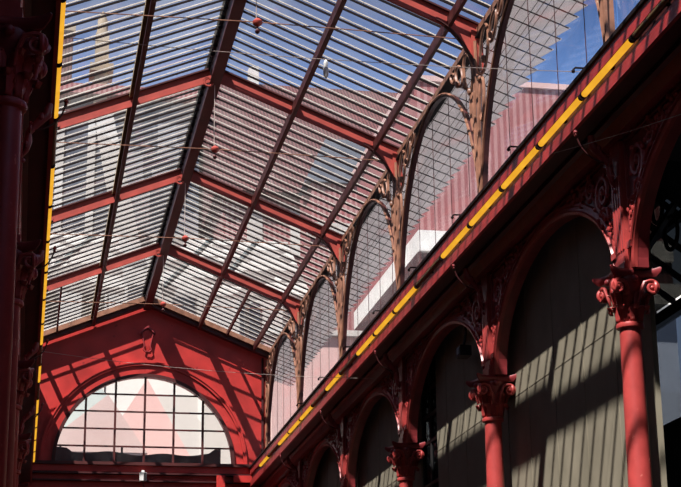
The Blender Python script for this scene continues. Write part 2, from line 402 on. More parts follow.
# corbel above the window
cb = thing('key_corbel', 'small red corbel with chevron cap above the half-round window', 'corbel', (3.37, 48.03, 12.9))
MB().extr([(3.14, 47.86, 13.52), (3.37, 47.86, 13.72), (3.60, 47.86, 13.52), (3.60, 47.86, 13.46), (3.37, 47.86, 13.65), (3.14, 47.86, 13.46)], (0, .17, 0)).build('cap', REDO, cb)
MB().extr([(3.2, 47.94, 13.5), (3.37, 47.94, 13.62), (3.54, 47.94, 13.5), (3.46, 47.96, 13.1), (3.44, 47.98, 12.97), (3.30, 47.98, 12.97), (3.28, 47.96, 13.1)], (0, .09, 0)).build('body', RED, cb)
for s in (-1, 1):
    MB().tube([(3.37 + s * .17, 47.93, 13.5), (3.37 + s * .13, 47.93, 13.3), (3.37 + s * .09, 47.93, 13.1), (3.37 + s * .12, 47.93, 12.98), (3.37 + s * .06, 47.93, 12.92), (3.37, 47.93, 12.93)], .022, 6).build('rim', REDO, cb, True)
# the half-round window
wn = bpy.data.objects.new('window_1', None); C.objects.link(wn); struct(wn)
g = MB(); pts = [(LC + LR * math.cos(PI * i / 40), 48.24, LZ + LR * math.sin(PI * i / 40)) for i in range(41)]
g.extr(pts, (0, .008, 0)); struct(g.build('window_glass', GLASSL, wn))
f = MB()
for i in (-2, -1, 0, 1, 2):
    x = LC + i * .875; h = math.sqrt(LR ** 2 - (x - LC) ** 2); f.box(x - .032, x + .032, 48.18, 48.26, LZ, LZ + h)
for j in (1, 2, 3, 4):
    z = LZ + j * .525; h = math.sqrt(LR ** 2 - (z - LZ) ** 2); f.box(LC - h, LC + h, 48.19, 48.255, z - .022, z + .022)
f.box(LC - LR, LC + LR, 48.17, 48.27, LZ, LZ + .06)
struct(f.build('window_frame', MAROON, wn))
# small flood lamp under the sill
fl = thing('flood_lamp', 'small white flood lamp on the beam under the half-round window', 'lamp', (3.32, 47.84, 9.2))
MB().box(3.22, 3.42, 47.6, 47.78, 8.98, 9.22).build('housing', WHITEM, fl)
MB().box(3.33, 3.41, 47.585, 47.61, 9.0, 9.2).build('lens', BLACKM, fl)
MB().box(3.28, 3.36, 47.72, 47.86, 9.1, 9.3).build('bracket', WHITEM, fl)
MB().tube([(3.32, 47.8, 9.0), (3.36, 47.8, 8.8), (3.34, 47.84, 8.62)], .012, 6).build('cable', BLACKM, fl)

# ------------------------------------------------------------------ cornices
def cornice(name, fx, cx, sd):
    # sd = +1 : right side (face looks to -X)
    def X(d): return fx + sd * d
    y0, y1 = -6, 47.9
    def pr(poly, nm, mat, par):
        return struct(MB().extr([(X(d), y0, z) for d, z in poly], (0, y1 - y0, 0)).build(nm, mat, par))
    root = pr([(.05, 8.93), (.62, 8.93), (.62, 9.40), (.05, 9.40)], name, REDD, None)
    pr([(0, 9.24), (.05, 9.24), (.05, 9.42), (0, 9.42)], 'fascia_upper', FASC, root)
    pr([(0, 8.88), (.05, 8.88), (.05, 9.06), (0, 9.06)], 'fascia_lower', FASC, root)
    pr([(.045, 9.05), (.055, 9.05), (.055, 9.25), (.045, 9.25)], 'lamp_channel', MAROON, root)
    pr([(-.03, 9.42), (.75, 9.42), (.75, 9.47), (-.03, 9.47)], 'top_edge', DARK, root)
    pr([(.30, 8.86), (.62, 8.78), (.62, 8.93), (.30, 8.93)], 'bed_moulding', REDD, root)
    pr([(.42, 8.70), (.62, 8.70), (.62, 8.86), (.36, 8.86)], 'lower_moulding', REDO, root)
    pr([(.50, 9.47), (.70, 9.47), (.70, 9.95), (.50, 9.95)], 'clerestory_base', MAROON, root)
    return root
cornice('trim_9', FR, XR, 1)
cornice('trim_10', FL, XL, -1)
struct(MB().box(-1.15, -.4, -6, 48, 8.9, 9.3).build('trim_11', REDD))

# tube lamps in the cornice channels
starts = [12.35 + 1.75 * i for i in range(19)]
def tubes(fx, sd, off, side):
    vis = [y for y in starts if y + 1.75 < 46.2 and y > 13.9]
    n = len(vis)
    for i, y in enumerate(vis):
        dark = any(abs(y - d) < .2 for d in off)
        o = ORD[n - 1 - i]
        lab = '%s amber tube lamp counted from the end wall on the %s cornice, %s' % (o, side, 'unlit' if dark else 'glowing')
        t = thing('tube_lamp', lab, 'lamp', (fx, y, 9.15), 'amber tube lamps along the %s cornice' % side)
        x = fx - sd * .015
        MB().tube([(x, y + .05, 9.15), (x, y + .87, 9.15), (x, y + 1.70, 9.15)], .041, 10).build('tube', AMBEROFF if dark else AMBER, t, True)
        for yy in (y + .02, y + 1.69): MB().tube([(x, yy, 9.15), (x, yy + .04, 9.15)], .046, 10).build('end_cap', DARK, t, True)
        MB().box(min(x, x + sd * .09), max(x, x + sd * .09), y + .8, y + .86, 9.12, 9.18).build('clip', DARK, t)
tubes(FR, 1, (14.1, 24.6, 31.6, 35.1, 42.1), 'right')
tubes(FL, -1, (19.35, 31.6, 35.1), 'left')

# ------------------------------------------------------------------ iron columns (local coordinates; face looks to -X)
def spiral(cy, cz, r, turns, d, a0, n=26, x=0.0, tail=None):
    pts = []
    for i in range(n):
        u = i / (n - 1); a = a0 + d * turns * 2 * PI * u; rr = r * (1 - .86 * u)
        pts.append((x, cy + rr * math.cos(a), cz + rr * math.sin(a)))
    return (tail or []) + pts
def make_column():
    t = thing('iron_column', 'x', 'column', (0, 0, 0), 'red iron columns of the arcades')
    B = lambda mb, n, m, p, s=True: mb.build(n, m, p, s)
    B(MB().box(-.26, .26, -.26, .26, 0, .14), 'plinth', REDD, t, False)
    B(MB().lathe([(.24, .14), (.25, .18), (.22, .22), (.19, .25), (.21, .30), (.17, .34)], n=24), 'base', REDP, t)
    B(MB().lathe([(.152, .34), (.150, 2.5), (.143, 4.5), (.130, 6.36)], n=28), 'shaft', REDP, t)
    B(MB().lathe([(.128, 6.32), (.165, 6.335), (.172, 6.36), (.165, 6.385), (.14, 6.40)], n=24), 'neck_ring', REDP, t)
    cap = B(MB().lathe([(.13, 6.38), (.145, 6.5), (.165, 6.65), (.20, 6.80), (.24, 6.90), (.235, 6.94)], n=24), 'capital', REDO, t)
    def leaf(ang, r0, z0, h, w, curl):
        mb = MB(); n = 8; rows = []
        for i in range(n):
            u = i / (n - 1)
            if u < .75: r = r0 + .03 * u + curl * u ** 3; z = z0 + h * u / .75
            else:
                b = (u - .75) / .25 * PI * .9; r = r0 + .03 + curl * .5 + .035 * math.sin(b) + .02; z = z0 + h - .035 * (1 - math.cos(b))
            ww = w * (math.sin(PI * (.18 + .72 * u)) ** .7) * (1 + .12 * math.cos(i * PI))
            row = []
            for j, sj in enumerate((-1, -.5, 0, .5, 1)):
                rr = r - .018 * (abs(sj)) + (.014 if j == 2 else 0)
                tx = ww / 2 * sj
                row.append((rr * math.cos(ang) - tx * math.sin(ang), rr * math.sin(ang) + tx * math.cos(ang), z))
            rows.append(row)
        vs = [v for r_ in rows for v in r_]
        mb.add(vs, [(i * 5 + j, i * 5 + j + 1, i * 5 + j + 6, i * 5 + j + 5) for i in range(n - 1) for j in range(4)])
        o = mb.build('acanthus_leaf', REDP, cap, True, False)
        so = o.modifiers.new('thick', 'SOLIDIFY'); so.thickness = .014; so.offset = 0
    for i in range(8): leaf(i * PI / 4, .15, 6.40, .20, .12, .05)
    for i in range(8): leaf((i + .5) * PI / 4, .155, 6.50, .27, .12, .07)
    # volutes, two on each face of the capital
    for q in range(4):
        ca, sa = math.cos(q * PI / 2), math.sin(q * PI / 2)
        for s in (-1, 1):
            pts = spiral(s * .215, 6.79, .088, 1.7, -s, PI / 2 + s * .3, 24, .255, [(.21, s * .05, 6.62), (.235, s * .075, 6.74), (.25, s * .12, 6.855)])
            rr = [.016, .022, .024] + [.024 - .010 * i / 23 for i in range(24)]
            pts = [(p[0] * ca - p[1] * sa, p[0] * sa + p[1] * ca, p[2]) for p in pts]
            mb = MB().tube(pts, rr, 7)
            c = (.25, s * .215); mb.ball((c[0] * ca - c[1] * sa, c[0] * sa + c[1] * ca, 6.79), .03)
            B(mb, 'volute', REDP, cap)
        B(MB().ball((.245 * ca, .245 * sa, 6.90), .05, .05, .045), 'fleuron', REDO, cap)
    # abacus with concave sides and upturned horns
    ab = MB(); ring = []
    for q in range(4):
        for j in range(9):
            u = -1 + 2 * j / 8
            rr = .235 + .085 * abs(u) ** 2.2
            p = (rr, u * .31); a = q * PI / 2
            ring.append((p[0] * math.cos(a) - p[1] * math.sin(a), p[0] * math.sin(a) + p[1] * math.cos(a), abs(u) ** 4))
    n = len(ring)
    lay = [(.86, 6.925, .0), (1.0, 6.955, .025), (1.04, 6.985, .035), (1.0, 7.01, .03), (.92, 7.025, 0)]
    vs = [(x * s, y * s, z + hz * e) for s, z, hz in lay for x, y, e in ring]
    fs = [(i * n + j, i * n + (j + 1) % n, (i + 1) * n + (j + 1) % n, (i + 1) * n + j) for i in range(len(lay) - 1) for j in range(n)]
    fs += [tuple(range(n))[::-1], tuple(range((len(lay) - 1) * n, len(lay) * n))]
    ab.add(vs, fs); B(ab, 'abacus', REDO, t)
    # pier over the capital
    pb = MB().box(-.10, .20, -.20, .20, 7.02, 7.12).box(-.08, .20, -.18, .18, 7.12, 7.20)
    B(pb, 'pier_base', REDP, t, False)
    pi = MB().box(-.06, .20, -.165, .165, 7.2, 8.80)
    for yy in (-.12, -.04, .04, .12): pi.box(-.075, -.06, yy - .022, yy + .022, 7.3, 8.25)
    B(pi, 'pier', REDP, t, False)
    # leafy console under the soffit
    co = MB().tube([(-.06, 0, 8.12), (-.11, 0, 8.20), (-.13, 0, 8.32), (-.13, 0, 8.42), (-.22, 0, 8.54), (-.33, 0, 8.66), (-.36, 0, 8.80)], [.015, .035, .05, .04, .05, .06, .04], 10)
    for s in (-1, 1):
        co.tube([(p[0] - .15, p[1], p[2]) for p in spiral(s * .07, 8.46, .07, 1.2, s, PI / 2)], .018, 6)
        co.tube([(p[0] - .11, p[1], p[2]) for p in spiral(s * .05, 8.26, .05, 1.2, -s, -PI / 2)], .014, 6)
        co.ball((-.27, s * .05, 8.62), .03, .03, .05)
    co.ball((-.17, 0, 8.50), .04, .04, .06); co.ball((-.08, 0, 8.08), .03)
    B(co, 'console', REDO, t)
    # curved rod ending in a rosette at the cornice edge
    rp = [(-.13 - .41 * math.sin(PI / 2 * i / 8), 0, 8.45 + .38 * (1 - math.cos(PI / 2 * i / 8))) for i in range(9)]
    rod = B(MB().tube(rp, .012, 6), 'curved_rod', REDD, t)
    ro = MB().ball((-.55, 0, 8.84), .03)
    for j in range(6): ro.ball((-.55, .035 * math.cos(j * PI / 3), 8.83 + .035 * math.sin(j * PI / 3)), .016)
    B(ro, 'rosette', REDO, rod)
    return t
colA = make_column()
RCOL = {-1: 'red iron column of the right arcade, just outside the frame', 0: 'large red column at far right with scrolled capital, nearest the camera', 1: 'second red column from the right, before the dark screens',
        2: 'third red column from the right, capital beside the narrow window', 3: 'fourth red pier from the right, its capital below the frame', 4: 'red pier closest to the end wall on the right'}
LCOL = {-1: 'dark red column at the left edge, capital near the top corner', 0: 'second dark red column down the left edge', 1: 'third dark red column down the left edge',
        2: 'fourth dark red column down the left edge', 3: 'lowest dark red pier on the left edge, near the end wall'}
first = True
for k in range(-1, 5):
    o = colA if first else copy_tree(colA); first = False
    o.location = (XR, yk(k), 0); o['label'] = RCOL[k]
for k in range(-1, 4):
    o = copy_tree(colA); o.location = (XL, yk(k), 0); o.rotation_euler = (0, 0, PI); o['label'] = LCOL[k]

# ------------------------------------------------------------------ arch panels between the columns (local: u along Y, x=0 is the column line, face to -X)
AA, AB, AZ = 2.67, 1.50, 7.02
def make_arch():
    t = thing('arcade_arch', 'x', 'arch', (0, 0, 0), 'ornamented arches of the arcades')
    n = 40; xf, xb = -.07, .07
    el = [(3 - AA * math.cos(PI * i / n), AZ + AB * math.sin(PI * i / n)) for i in range(n + 1)]
    mb = MB()
    for i in range(n):
        (a, za), (b, zb) = el[i], el[i + 1]
        for x in (xf, xb): mb.add([(x, a, za), (x, b, zb), (x, b, 8.86), (x, a, 8.86)], [(0, 1, 2, 3)])
        mb.add([(xf, a, za), (xf, b, zb), (xb, b, zb), (xb, a, za)], [(0, 1, 2, 3)])
    for y0, y1 in ((.1, 3 - AA), (3 + AA, 5.9)): mb.box(xf, xb, y0, y1, AZ, 8.86)
    mb.build('spandrel', REDO, t, False)
    # moulded archivolt
    ar = MB(); prof = [(0, -.06), (.0, -.12), (.045, -.135), (.06, -.105), (.11, -.10), (.125, -.125), (.155, -.12), (.16, -.06)]
    m = len(prof); vs = []
    for i in range(n + 1):
        a = PI * i / n
        for d, x in prof: vs.append((x, 3 - (AA + d) * math.cos(a), AZ + (AB + d) * math.sin(a)))
    ar.add(vs, [(i * m + j, i * m + j + 1, (i + 1) * m + j + 1, (i + 1) * m + j) for i in range(n) for j in range(m - 1)])
    ar.build('archivolt', REDP, t, True)
    # small impost block at each springing
    for s in (-1, 1):
        u = 3 + s * (AA + .06)
        MB().box(-.15, .0, u - .07, u + .07, 7.28, 7.36).build('impost', REDP, t)
    # panel mouldings
    for s in (-1, 1):
        pm = MB(); U = lambda u: 3 + s * (3 - u)
        def bar(u0, z0, u1, z1): pm.beam((xf - .015, U(u0), z0), (xf - .015, U(u1), z1), .035, .04, up=(1, 0, 0))
        bar(.22, 8.66, 2.94, 8.66); bar(.22, 7.5, .22, 8.66); bar(2.94, 8.64, 2.94, 8.66)
        pm.beam((xf - .02, U(.2), 8.72), (xf - .02, U(3), 8.72), .05, .05, up=(1, 0, 0))
        pm.build('panel_moulding', REDO, t)
        # scrolled foliage
        sc = MB(); x = xf - .02
        def sp(cu, cz, r, turns, d, a0, rad):
            pts = [(x, U(p[1]), p[2]) for p in spiral(cu, cz, r, turns, d, a0, 22)]
            sc.tube(pts, [1.25 * rad * (1 - .4 * i / 21) for i in range(22)], 6)
            for i in range(0, 14, 3):
                p = pts[i]; q = Vector((0, p[1] - U(cu), p[2] - cz)).normalized() * .035
                sc.ball((x - .02, p[1] + q.y, p[2] + q.z), .035, .04, .04, 6, 4)
            sc.ball((x - .015, U(cu), cz), .035, .04, .04, 8, 5)
        sp(.60, 8.27, .25, 1.8, 1, -1.2, .036)
        sp(.62, 7.96, .12, 1.4, -1, 1.2, .026)
        sp(1.06, 8.46, .15, 1.6, -1, 1.5, .028)
        sp(1.40, 8.50, .11, 1.5, 1, -1.5, .022)
        sp(1.70, 8.56, .07, 1.3, -1, 1.5, .018)
        sp(.36, 7.78, .075, 1.3, 1, 1.0, .022)
        st = [(x, U(u), z) for u, z in ((.30, 7.52), (.34, 7.66), (.45, 7.86), (.50, 8.02), (.82, 8.14), (.95, 8.30), (1.22, 8.42), (1.32, 8.60), (1.55, 8.50), (1.85, 8.60))]
        sc.tube(st, [.02, .026, .03, .03, .03, .028, .024, .022, .018, .01], 6)
        for z in (7.5, 7.58, 7.66): sc.ball((x - .01, U(.29), z), .03, .035, .045, 6, 4)
        sc.ball((x - .02, U(.86), 8.13), .04, .07, .04, 8, 5); sc.ball((x - .02, U(1.9), 8.6), .02, .06, .025, 8, 5)
        sc.build('scroll_relief', REDP, t, True)
    return t
arch = make_arch()
RA = {-1: 'arch at the right edge of the frame, open to the aisle', 0: 'wide arch between the two nearest right columns', 1: 'second complete arch from the right, with flood lamp inside',
      2: 'third complete arch from the right', 3: 'small distant arch, fourth from the right', 4: 'arch panel of the right arcade touching the end wall'}
LA = {-1: 'nearest dark arch panel along the left edge', 0: 'second dark arch panel down the left edge', 1: 'third dark arch panel down the left edge', 2: 'fourth dark arch panel down the left edge',
      3: 'fifth dark arch panel down the left edge'}
first = True
for k in range(-1, 5):
    o = arch if first else copy_tree(arch); first = False
    o.location = (XR + .09, yk(k), 0); o['label'] = 'red ' + RA[k]
for k in range(-1, 4):
    o = copy_tree(arch); o.location = (XL - .09, yk(k + 1), 0); o.rotation_euler = (0, 0, PI); o['label'] = LA[k]

# ------------------------------------------------------------------ dark screens behind the arches
def screen(y0, y1, lab):
    t = thing('screen', lab, 'screen', (7.40, (y0 + y1) / 2, 0), 'screens behind the right arches')
    MB().box(7.38, 7.44, y0, y1, 0.0, 8.95).build('panel', SCREEN, t)
    sm = MB()
    y = y0 + 1.25
    while y < y1 - .3: sm.box(7.372, 7.38, y - .012, y + .012, 0.0, 8.95); y += 1.25
    for z in (4.4, 6.7): sm.box(7.374, 7.38, y0, y1, z - .01, z + .01)
    sm.build('seam', SCREEN, t)
    return t
screen(18.12, 24.2, 'dark olive screen with slanting sun stripes behind the widest arch')
screen(24.25, 28.75, 'dark screen behind the arch with the flood lamp')
screen(30.05, 36.0, 'dark screen filling the third complete arch')
screen(36.1, 42.0, 'dark screen in the small fourth arch')
screen(42.1, 47.9, 'dark screen in the last arch by the end wall')
# narrow glazed strip beside the third column
t = thing('strip_window', 'narrow pale window strip beside the third capital', 'window', (7.45, 29.4, 0))
MB().box(7.44, 7.45, 28.78, 30.02, 1, 8.9).build('glass', GLASSD, t)
fr = MB()
for z in (3, 5, 6.2, 7.0, 7.5, 8.0, 8.5): fr.box(7.41, 7.48, 28.78, 30.02, z - .03, z + .03)
for y in (28.80, 29.4, 30.0): fr.box(7.41, 7.48, y - .03, y + .03, 0, 8.95)
fr.build('frame', BLACKM, t)
# flood lamp inside the second arch
t = thing('arch_flood_lamp', 'black flood lamp hanging inside the second arch', 'lamp', (7.2, 25.9, 8.5))
MB().box(7.05, 7.25, 25.75, 26.05, 7.80, 7.98).build('housing', BLACKM, t)
MB().box(7.035, 7.05, 25.80, 25.92, 7.84, 7.94).build('lens', BLUEP, t)
MB().tube([(7.15, 25.9, 7.96), (7.2, 25.9, 8.2), (7.2, 25.9, 8.5)], .02, 6).build('bracket', BLACKM, t)
# aisle beyond the last arch at the right edge
t = thing('aisle_window', 'blue grey window beyond the nearest column at right', 'window', (9.28, 21, 5.95))
MB().box(9.26, 9.27, 19, 23.2, 5.95, 7.6).build('glass', GLASSW, t)
fr = MB().box(9.19, 9.33, 19, 23.2, 5.95, 6.02).box(9.19, 9.33, 19, 23.2, 7.54, 7.6)
for y in (19, 23.14): fr.box(9.22, 9.3, y, y + .05, 5.95, 7.6)
fr.build('frame', BLACKM, t)
t = thing('aisle_bracket', 'dark scrolled iron bracket under the aisle rooflight', 'bracket', (8.3, 19.0, 8.2))
MB().beam((7.2, 18.1, 7.1), (8.3, 19.3, 8.4), .06, .08).build('strut', DARK, t)
for (yy, zz, r_) in ((19.0, 7.9, .22), (19.4, 8.35, .18)):
    MB().tube([(8.1, yy + r_ * math.cos(a * PI / 8), zz + r_ * math.sin(a * PI / 8)) for a in range(16)], .03, 6, True).build('ring', DARK, t, True)

# ------------------------------------------------------------------ right clerestory: posts, arches, glass
CZ, CA, CB = 9.5, 2.93, 3.28
XCL = 7.06
def ell(u): return (CZ + CB * math.sqrt(max(0, 1 - ((u - 3) / CA) ** 2)))
def oval(mb, cu, cz, ru, rz, rot, rad, x=0.0, n=18):
    pts = []
    for i in range(n):
        a = 2 * PI * i / n; pu, pz = ru * math.cos(a), rz * math.sin(a)
        pts.append((x, cu + pu * math.cos(rot) - pz * math.sin(rot), cz + pu * math.sin(rot) + pz * math.cos(rot)))
    mb.tube(pts, rad, 6, True); return mb
def make_clarch():
    t = thing('clerestory_arch', 'x', 'arch', (0, 0, 0), 'bronze clerestory arches')
    n = 44; pts = [(3 - CA * math.cos(PI * (i / n)), CZ + CB * math.sin(PI * i / n)) for i in range(n + 1)]
    rb = MB(); prof = [(0, -.04), (.05, -.04), (.05, .04), (0, .04)]
    vs = []
    for i in range(n + 1):
        a = PI * i / n
        for d, x in prof: vs.append((x, 3 - (CA + d) * math.cos(a), CZ + (CB + d) * math.sin(a)))
    fs = [(i * 4 + j, i * 4 + (j + 1) % 4, (i + 1) * 4 + (j + 1) % 4, (i + 1) * 4 + j) for i in range(n) for j in range(4)] + [(0, 1, 2, 3), (n * 4, n * 4 + 1, n * 4 + 2, n * 4 + 3)]
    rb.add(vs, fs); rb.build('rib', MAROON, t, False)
    ed = MB().tube([(-.05, 3 - (CA + .05) * math.cos(PI * i / n), CZ + (CB + .05) * math.sin(PI * i / n)) for i in range(n + 1)], .025, 6)
    ed.build('rib_edge', BRONZE, t, True)
    for s in (-1, 1):
        U = lambda u: 3 + s * (3 - u)
        for (u, z, ru, rz, rot) in ((.50, 12.42, .23, .40, -.45), (1.06, 12.58, .15, .27, -.75), (1.48, 12.72, .08, .15, -.9), (.28, 11.62, .12, .36, -.12)):
            mb = oval(MB(), 0, 0, ru, rz, rot, .028, -.04)
            mb.v = [(x, U(u + y), z + zz) for x, y, zz in mb.v]
            mb.build('ring', BRONZE, t, True)
        mb = MB().tube([(-.06, U(u), z) for u, z in ((.06, 10.3), (.12, 10.9), (.13, 11.3), (.30, 11.95), (.20, 12.05), (.10, 12.2))], .03, 6)
        for u, z in ((.30, 11.98), (.58, 12.2), (1.05, 12.42)): mb.ball((-.08, U(u), z), .05, .06, .07, 8, 5)
        mb.build('scroll_stem', BRONZE, t, True)
    return t
CL = {0: 'nearest bronze clerestory arch, cut by the top of the picture', 1: 'second bronze clerestory arch, against the grey canopy', 2: 'third bronze clerestory arch, at the middle of the row',
      3: 'fourth bronze clerestory arch, beside the last truss', 4: 'last bronze clerestory arch, touching the red gable wall'}
ca = make_clarch()
for i, k in enumerate(range(0, 5)):
    o = ca if i == 0 else copy_tree(ca); o.location = (XCL, yk(k), 0); o['label'] = CL[k]
PL = {0: 'bronze clerestory post at top right against blue sky', 1: 'second bronze clerestory post, below the nearest truss', 2: 'third bronze clerestory post, below the second truss', 3: 'fourth bronze clerestory post, below the third truss',
      4: 'bronze clerestory post below the truss nearest the gable', 5: 'slender bronze post in the corner of the gable wall'}
pp = thing('clerestory_post', 'x', 'post', (0, 0, 0), 'bronze clerestory posts')
MB().box(-.03, .06, -.03, .03, 9.47, 12.85).build('shaft', BRONZE, pp)
for s in (-1, 1):
    MB().tube([(-.06, s * .03, 9.5), (-.06, s * .045, 10.4), (-.06, s * .07, 11.0), (-.06, s * .10, 11.5), (-.06, s * .06, 12.1), (-.06, s * .05, 12.75)], .028, 6).build('colonnette', BRONZE, pp, True)
hb = MB().extr([(-.12, -.05, 12.45), (-.12, -.05, 12.95), (.08, -.05, 12.95), (.08, -.05, 12.2)], (0, .10, 0)); hb.build('head', REDR, pp)
MB().box(-.13, .1, -.09, .09, 9.46, 9.62).build('foot', BRONZE, pp)
for i, k in enumerate(range(0, 6)):
    o = pp if i == 0 else copy_tree(pp); o.location = (XCL, yk(k) - (.12 if k == 5 else 0), 0); o['label'] = PL[k]
for i, k in enumerate(range(-1, 5)):
    r_ = bpy.data.objects.new('window_%d' % (i + 2), None); C.objects.link(r_); struct(r_)
    g = MB().box(7.17, 7.178, yk(k) + .02, yk(k + 1) - .02, 9.9, 12.85); struct(g.build('window_glass', GLASSC, r_))
    b = MB()
    for j in range(1, 5): b.box(7.165, 7.176, yk(k) + j * 1.2 - .003, yk(k) + j * 1.2 + .003, 9.9, 12.82)
    for z in (12.0,): b.box(7.163, 7.175, yk(k), yk(k + 1), z - .001, z + .001)
    struct(b.build('window_bars', MAROON, r_))
# left clerestory, hidden behind the left cornice
b = MB()
for k in range(-1, 6): b.box(-.46, -.34, yk(k) - .06, yk(k) + .06, 9.4, 12.9)
b.box(-.46, -.34, 6, 48, 12.7, 12.95); b.box(-.50, -.34, -6, 48, 9.3, 9.95)
struct(b.build('wall_left_clerestory', MAROON))
struct(MB().box(-.42, -.41, 6, 48, 9.9, 12.8).build('wall_left_light_block', BLACKM))  # opaque sheet instead of glazing, added out of view to keep sky light out

# ------------------------------------------------------------------ lapped glass canopy outside the clerestory
for i, k in enumerate(range(0, 6)):
    y0 = yk(k - 0); y1 = y0 + P
    lab = ['grey lapped glass canopy outside the nearest clerestory arch', 'grey lapped glass canopy outside the second clerestory arch', 'grey lapped glass canopy outside the third clerestory arch',
           'grey lapped glass canopy outside the fourth clerestory arch', 'grey lapped glass canopy outside the last clerestory arch', 'grey canopy end running on past the gable wall'][i]
    t = thing('glass_canopy', lab, 'canopy', (7.5, y0, 12.6), 'glass canopies outside the clerestory')
    if k == 5: y1 = y0 + 2.5
    n = round((y1 - y0) / (P / 14)); pn = MB(); br = MB()
    for j in range(n):
        a, b_ = y0 + j * P / 14, y0 + (j + 1) * P / 14
        xa, xb2 = 8.24, 8.14
        za = lambda x: 12.93 - .37 * (x - 7.12)
        q = [(7.12, a, za(7.12)), (xa, a, za(xa) + .0), (xb2, b_ + .01, za(xb2) + .004), (7.12, b_ + .01, za(7.12) + .004)]
        pn.extr(q, (0, 0, .008))
        br.beam((7.12, a, za(7.12) + .0), (xa - .03, a, za(xa) + .0), .014, .02)
    for x in (7.26, 7.42, 7.58, 7.74, 7.90, 8.06): br.box(x - .004, x + .004, y0, y1, za(x) - .016, za(x) - .008)
    pn.build('lapped_panes', GLASSE, t); br.build('bars', DARK, t)

# ------------------------------------------------------------------ wires
def wire(name, lab, pts, r=.0045, mat=WIREM):
    return tag(MB().tube(pts, r, 5).build(name, mat), lab, 'wire', 'thin wires across the hall')
def sag(p, q, d, n=14):
    p, q = Vector(p), Vector(q); return [p.lerp(q, i / n) - Vector((0, 0, d * 4 * (i / n) * (1 - i / n))) for i in range(n + 1)]
t = thing('span_wire', 'span wire with a white insulator in front of the nearest truss', 'wire', (XM, 17.6, 9.42), 'thin wires across the hall')
MB().tube(sag((FL, 17.6, 9.47), (FR, 17.6, 9.47), .06), .0045, 5).build('cable', WIREM, t)
ins = MB().lathe([(.004, -.24), (.03, -.2), (.035, -.12), (.02, -.08), (.03, -.04), (.012, 0)], (3.28, 17.6, 9.40), 8).build('insulator', WHITEM, t, True)
wire('span_wire', 'thin wire crossing low in front of the red gable wall', sag((FL, 32, 9.1), (7.0, 32, 8.75), .12))
wire('span_wire', 'pale wire under the right cornice by the nearest pier', sag((FR, 19.0, 8.9), (6.99, 15.4, 8.15), .02), .005)
hooks = [17.6, 20.4, 23.5, 26.5, 29.5, 32.5, 35.5, 38.5]
for i, y in enumerate(hooks):
    t = thing('wire_hook', '%s small black hook on the right cornice edge from the top right corner' % ORD[i], 'hook', (FR, y, 9.47), 'hooks on the right cornice edge')
    MB().tube([(FR + .1, y, 9.47), (FR + .02, y, 9.52), (FR - .09, y, 9.52), (FR - .12, y, 9.49)], .014, 6).build('arm', DARK, t, True)
    MB().ball((FR - .12, y, 9.47), .025).build('eye', DARK, t, True)

# ------------------------------------------------------------------ things seen through the glass, outside
def building(name, lab, loc): return thing(name, lab, 'building', loc, 'buildings outside the hall')
t = building('tiled_building', 'large pale building with a red tiled roof seen through the right roof slope', (16, 75, 0))
MB().box(7.4, 27, 70, 88, 0, 22).build('wall', STUCCO, t)
MB().box(8.2, 27, 69.9, 88, 22, 26).build('brick_band', CORR, t)
MB().extr([(7.8, 69.2, 25.6), (7.8, 80, 35.4), (7.8, 91, 25.6)], (19.8, 0, 0)).build('roof', TILE, t)
for x in (10.6, 19.4):
    c = MB().box(x, x + .5, 79, 79.8, 33, 36.0).build('chimney', STUCCO, t)
wm = 0
for z in (18.6,):
    for x in range(9, 26, 2):
        MB().box(x, x + .9, 69.85, 70.02, z, z + 1.9).build('window', WINM, t)
for x in range(9, 26, 2): MB().box(x + .3, x + 1.0, 69.8, 69.95, 22.8, 25.0).build('window', STUCCO, t)
t = building('slate_building', 'blue grey building with pale panels seen through the left roof slope', (2, 75, 0))
MB().box(-8, 7.6, 75, 88, 25, 32).build('upper_storeys', SLATE, t)
MB().box(-8, -3.05, 70.2, 74.5, 0, 22.5).box(3.15, 7.38, 70.2, 74.5, 0, 22.5).box(-8, 7.6, 74.5, 88, 0, 25).build('wall', STUCCO, t)
MB().box(-8.3, 7.8, 74.4, 88, 32, 32.5).build('parapet', CORR, t)
for z in (19.2,):
    for x in range(-4, 7, 2): MB().box(x, x + 1.0, 70.1, 70.25, z, z + 2).build('window', WINM, t)
t = thing('stone_tower', 'tan stone tower rising above the roofs at upper left', 'tower', (2.6, 73, 0), None)
MB().box(2.35, 3.0, 74.6, 75.6, 30, 35.2).build('shaft', TAN, t)
MB().box(2.1, 3.25, 74.3, 75.9, 33.2, 33.6).build('cornice', TAN, t)
MB().lathe([(.30, 0), (.36, .15), (.26, .5), (.26, 1.0), (.05, 1.5)], (2.68, 75.1, 35.2), 12).build('lantern', TAN, t, True)
t = thing('red_mast', 'thin red brick chimney beside the tan tower', 'chimney', (.9, 75, 30))
MB().box(.7, 1.25, 74.8, 75.4, 30, 35.4).build('stack', TILE, t); MB().box(.6, 1.35, 74.7, 75.5, 35.4, 35.7).build('cap', TAN, t)
t = building('slate_house', 'dark slate roofed house in front of the red tiled roof', (13, 67, 0))
MB().box(11.6, 16.4, 66, 69, 0, 25.2).build('wall', CORR, t)
MB().extr([(11.3, 65.8, 25.0), (16.7, 65.8, 25.0), (15.6, 66.8, 27.4), (12.4, 66.8, 27.4)], (0, 2, 0)).build('roof', SLATED, t)
for x in (14.3, 15.1, 15.9): MB().box(x, x + .4, 65.95, 66.1, 23.6, 24.8).build('window', STUCCO, t)
MB().box(11.4, 16.6, 65.7, 66.1, 22.6, 23.1).build('string_course', STUCCO, t)
t = building('glass_block', 'dark blue glazed block seen low through the left roof slope', (1, 70, 0))
MB().box(-3, 3.1, 70, 73, 22.6, 29.2).build('storeys', SLATED, t)
MB().box(-3, 3.1, 70.1, 73, 0, 22.6).build('base', STUCCO, t)
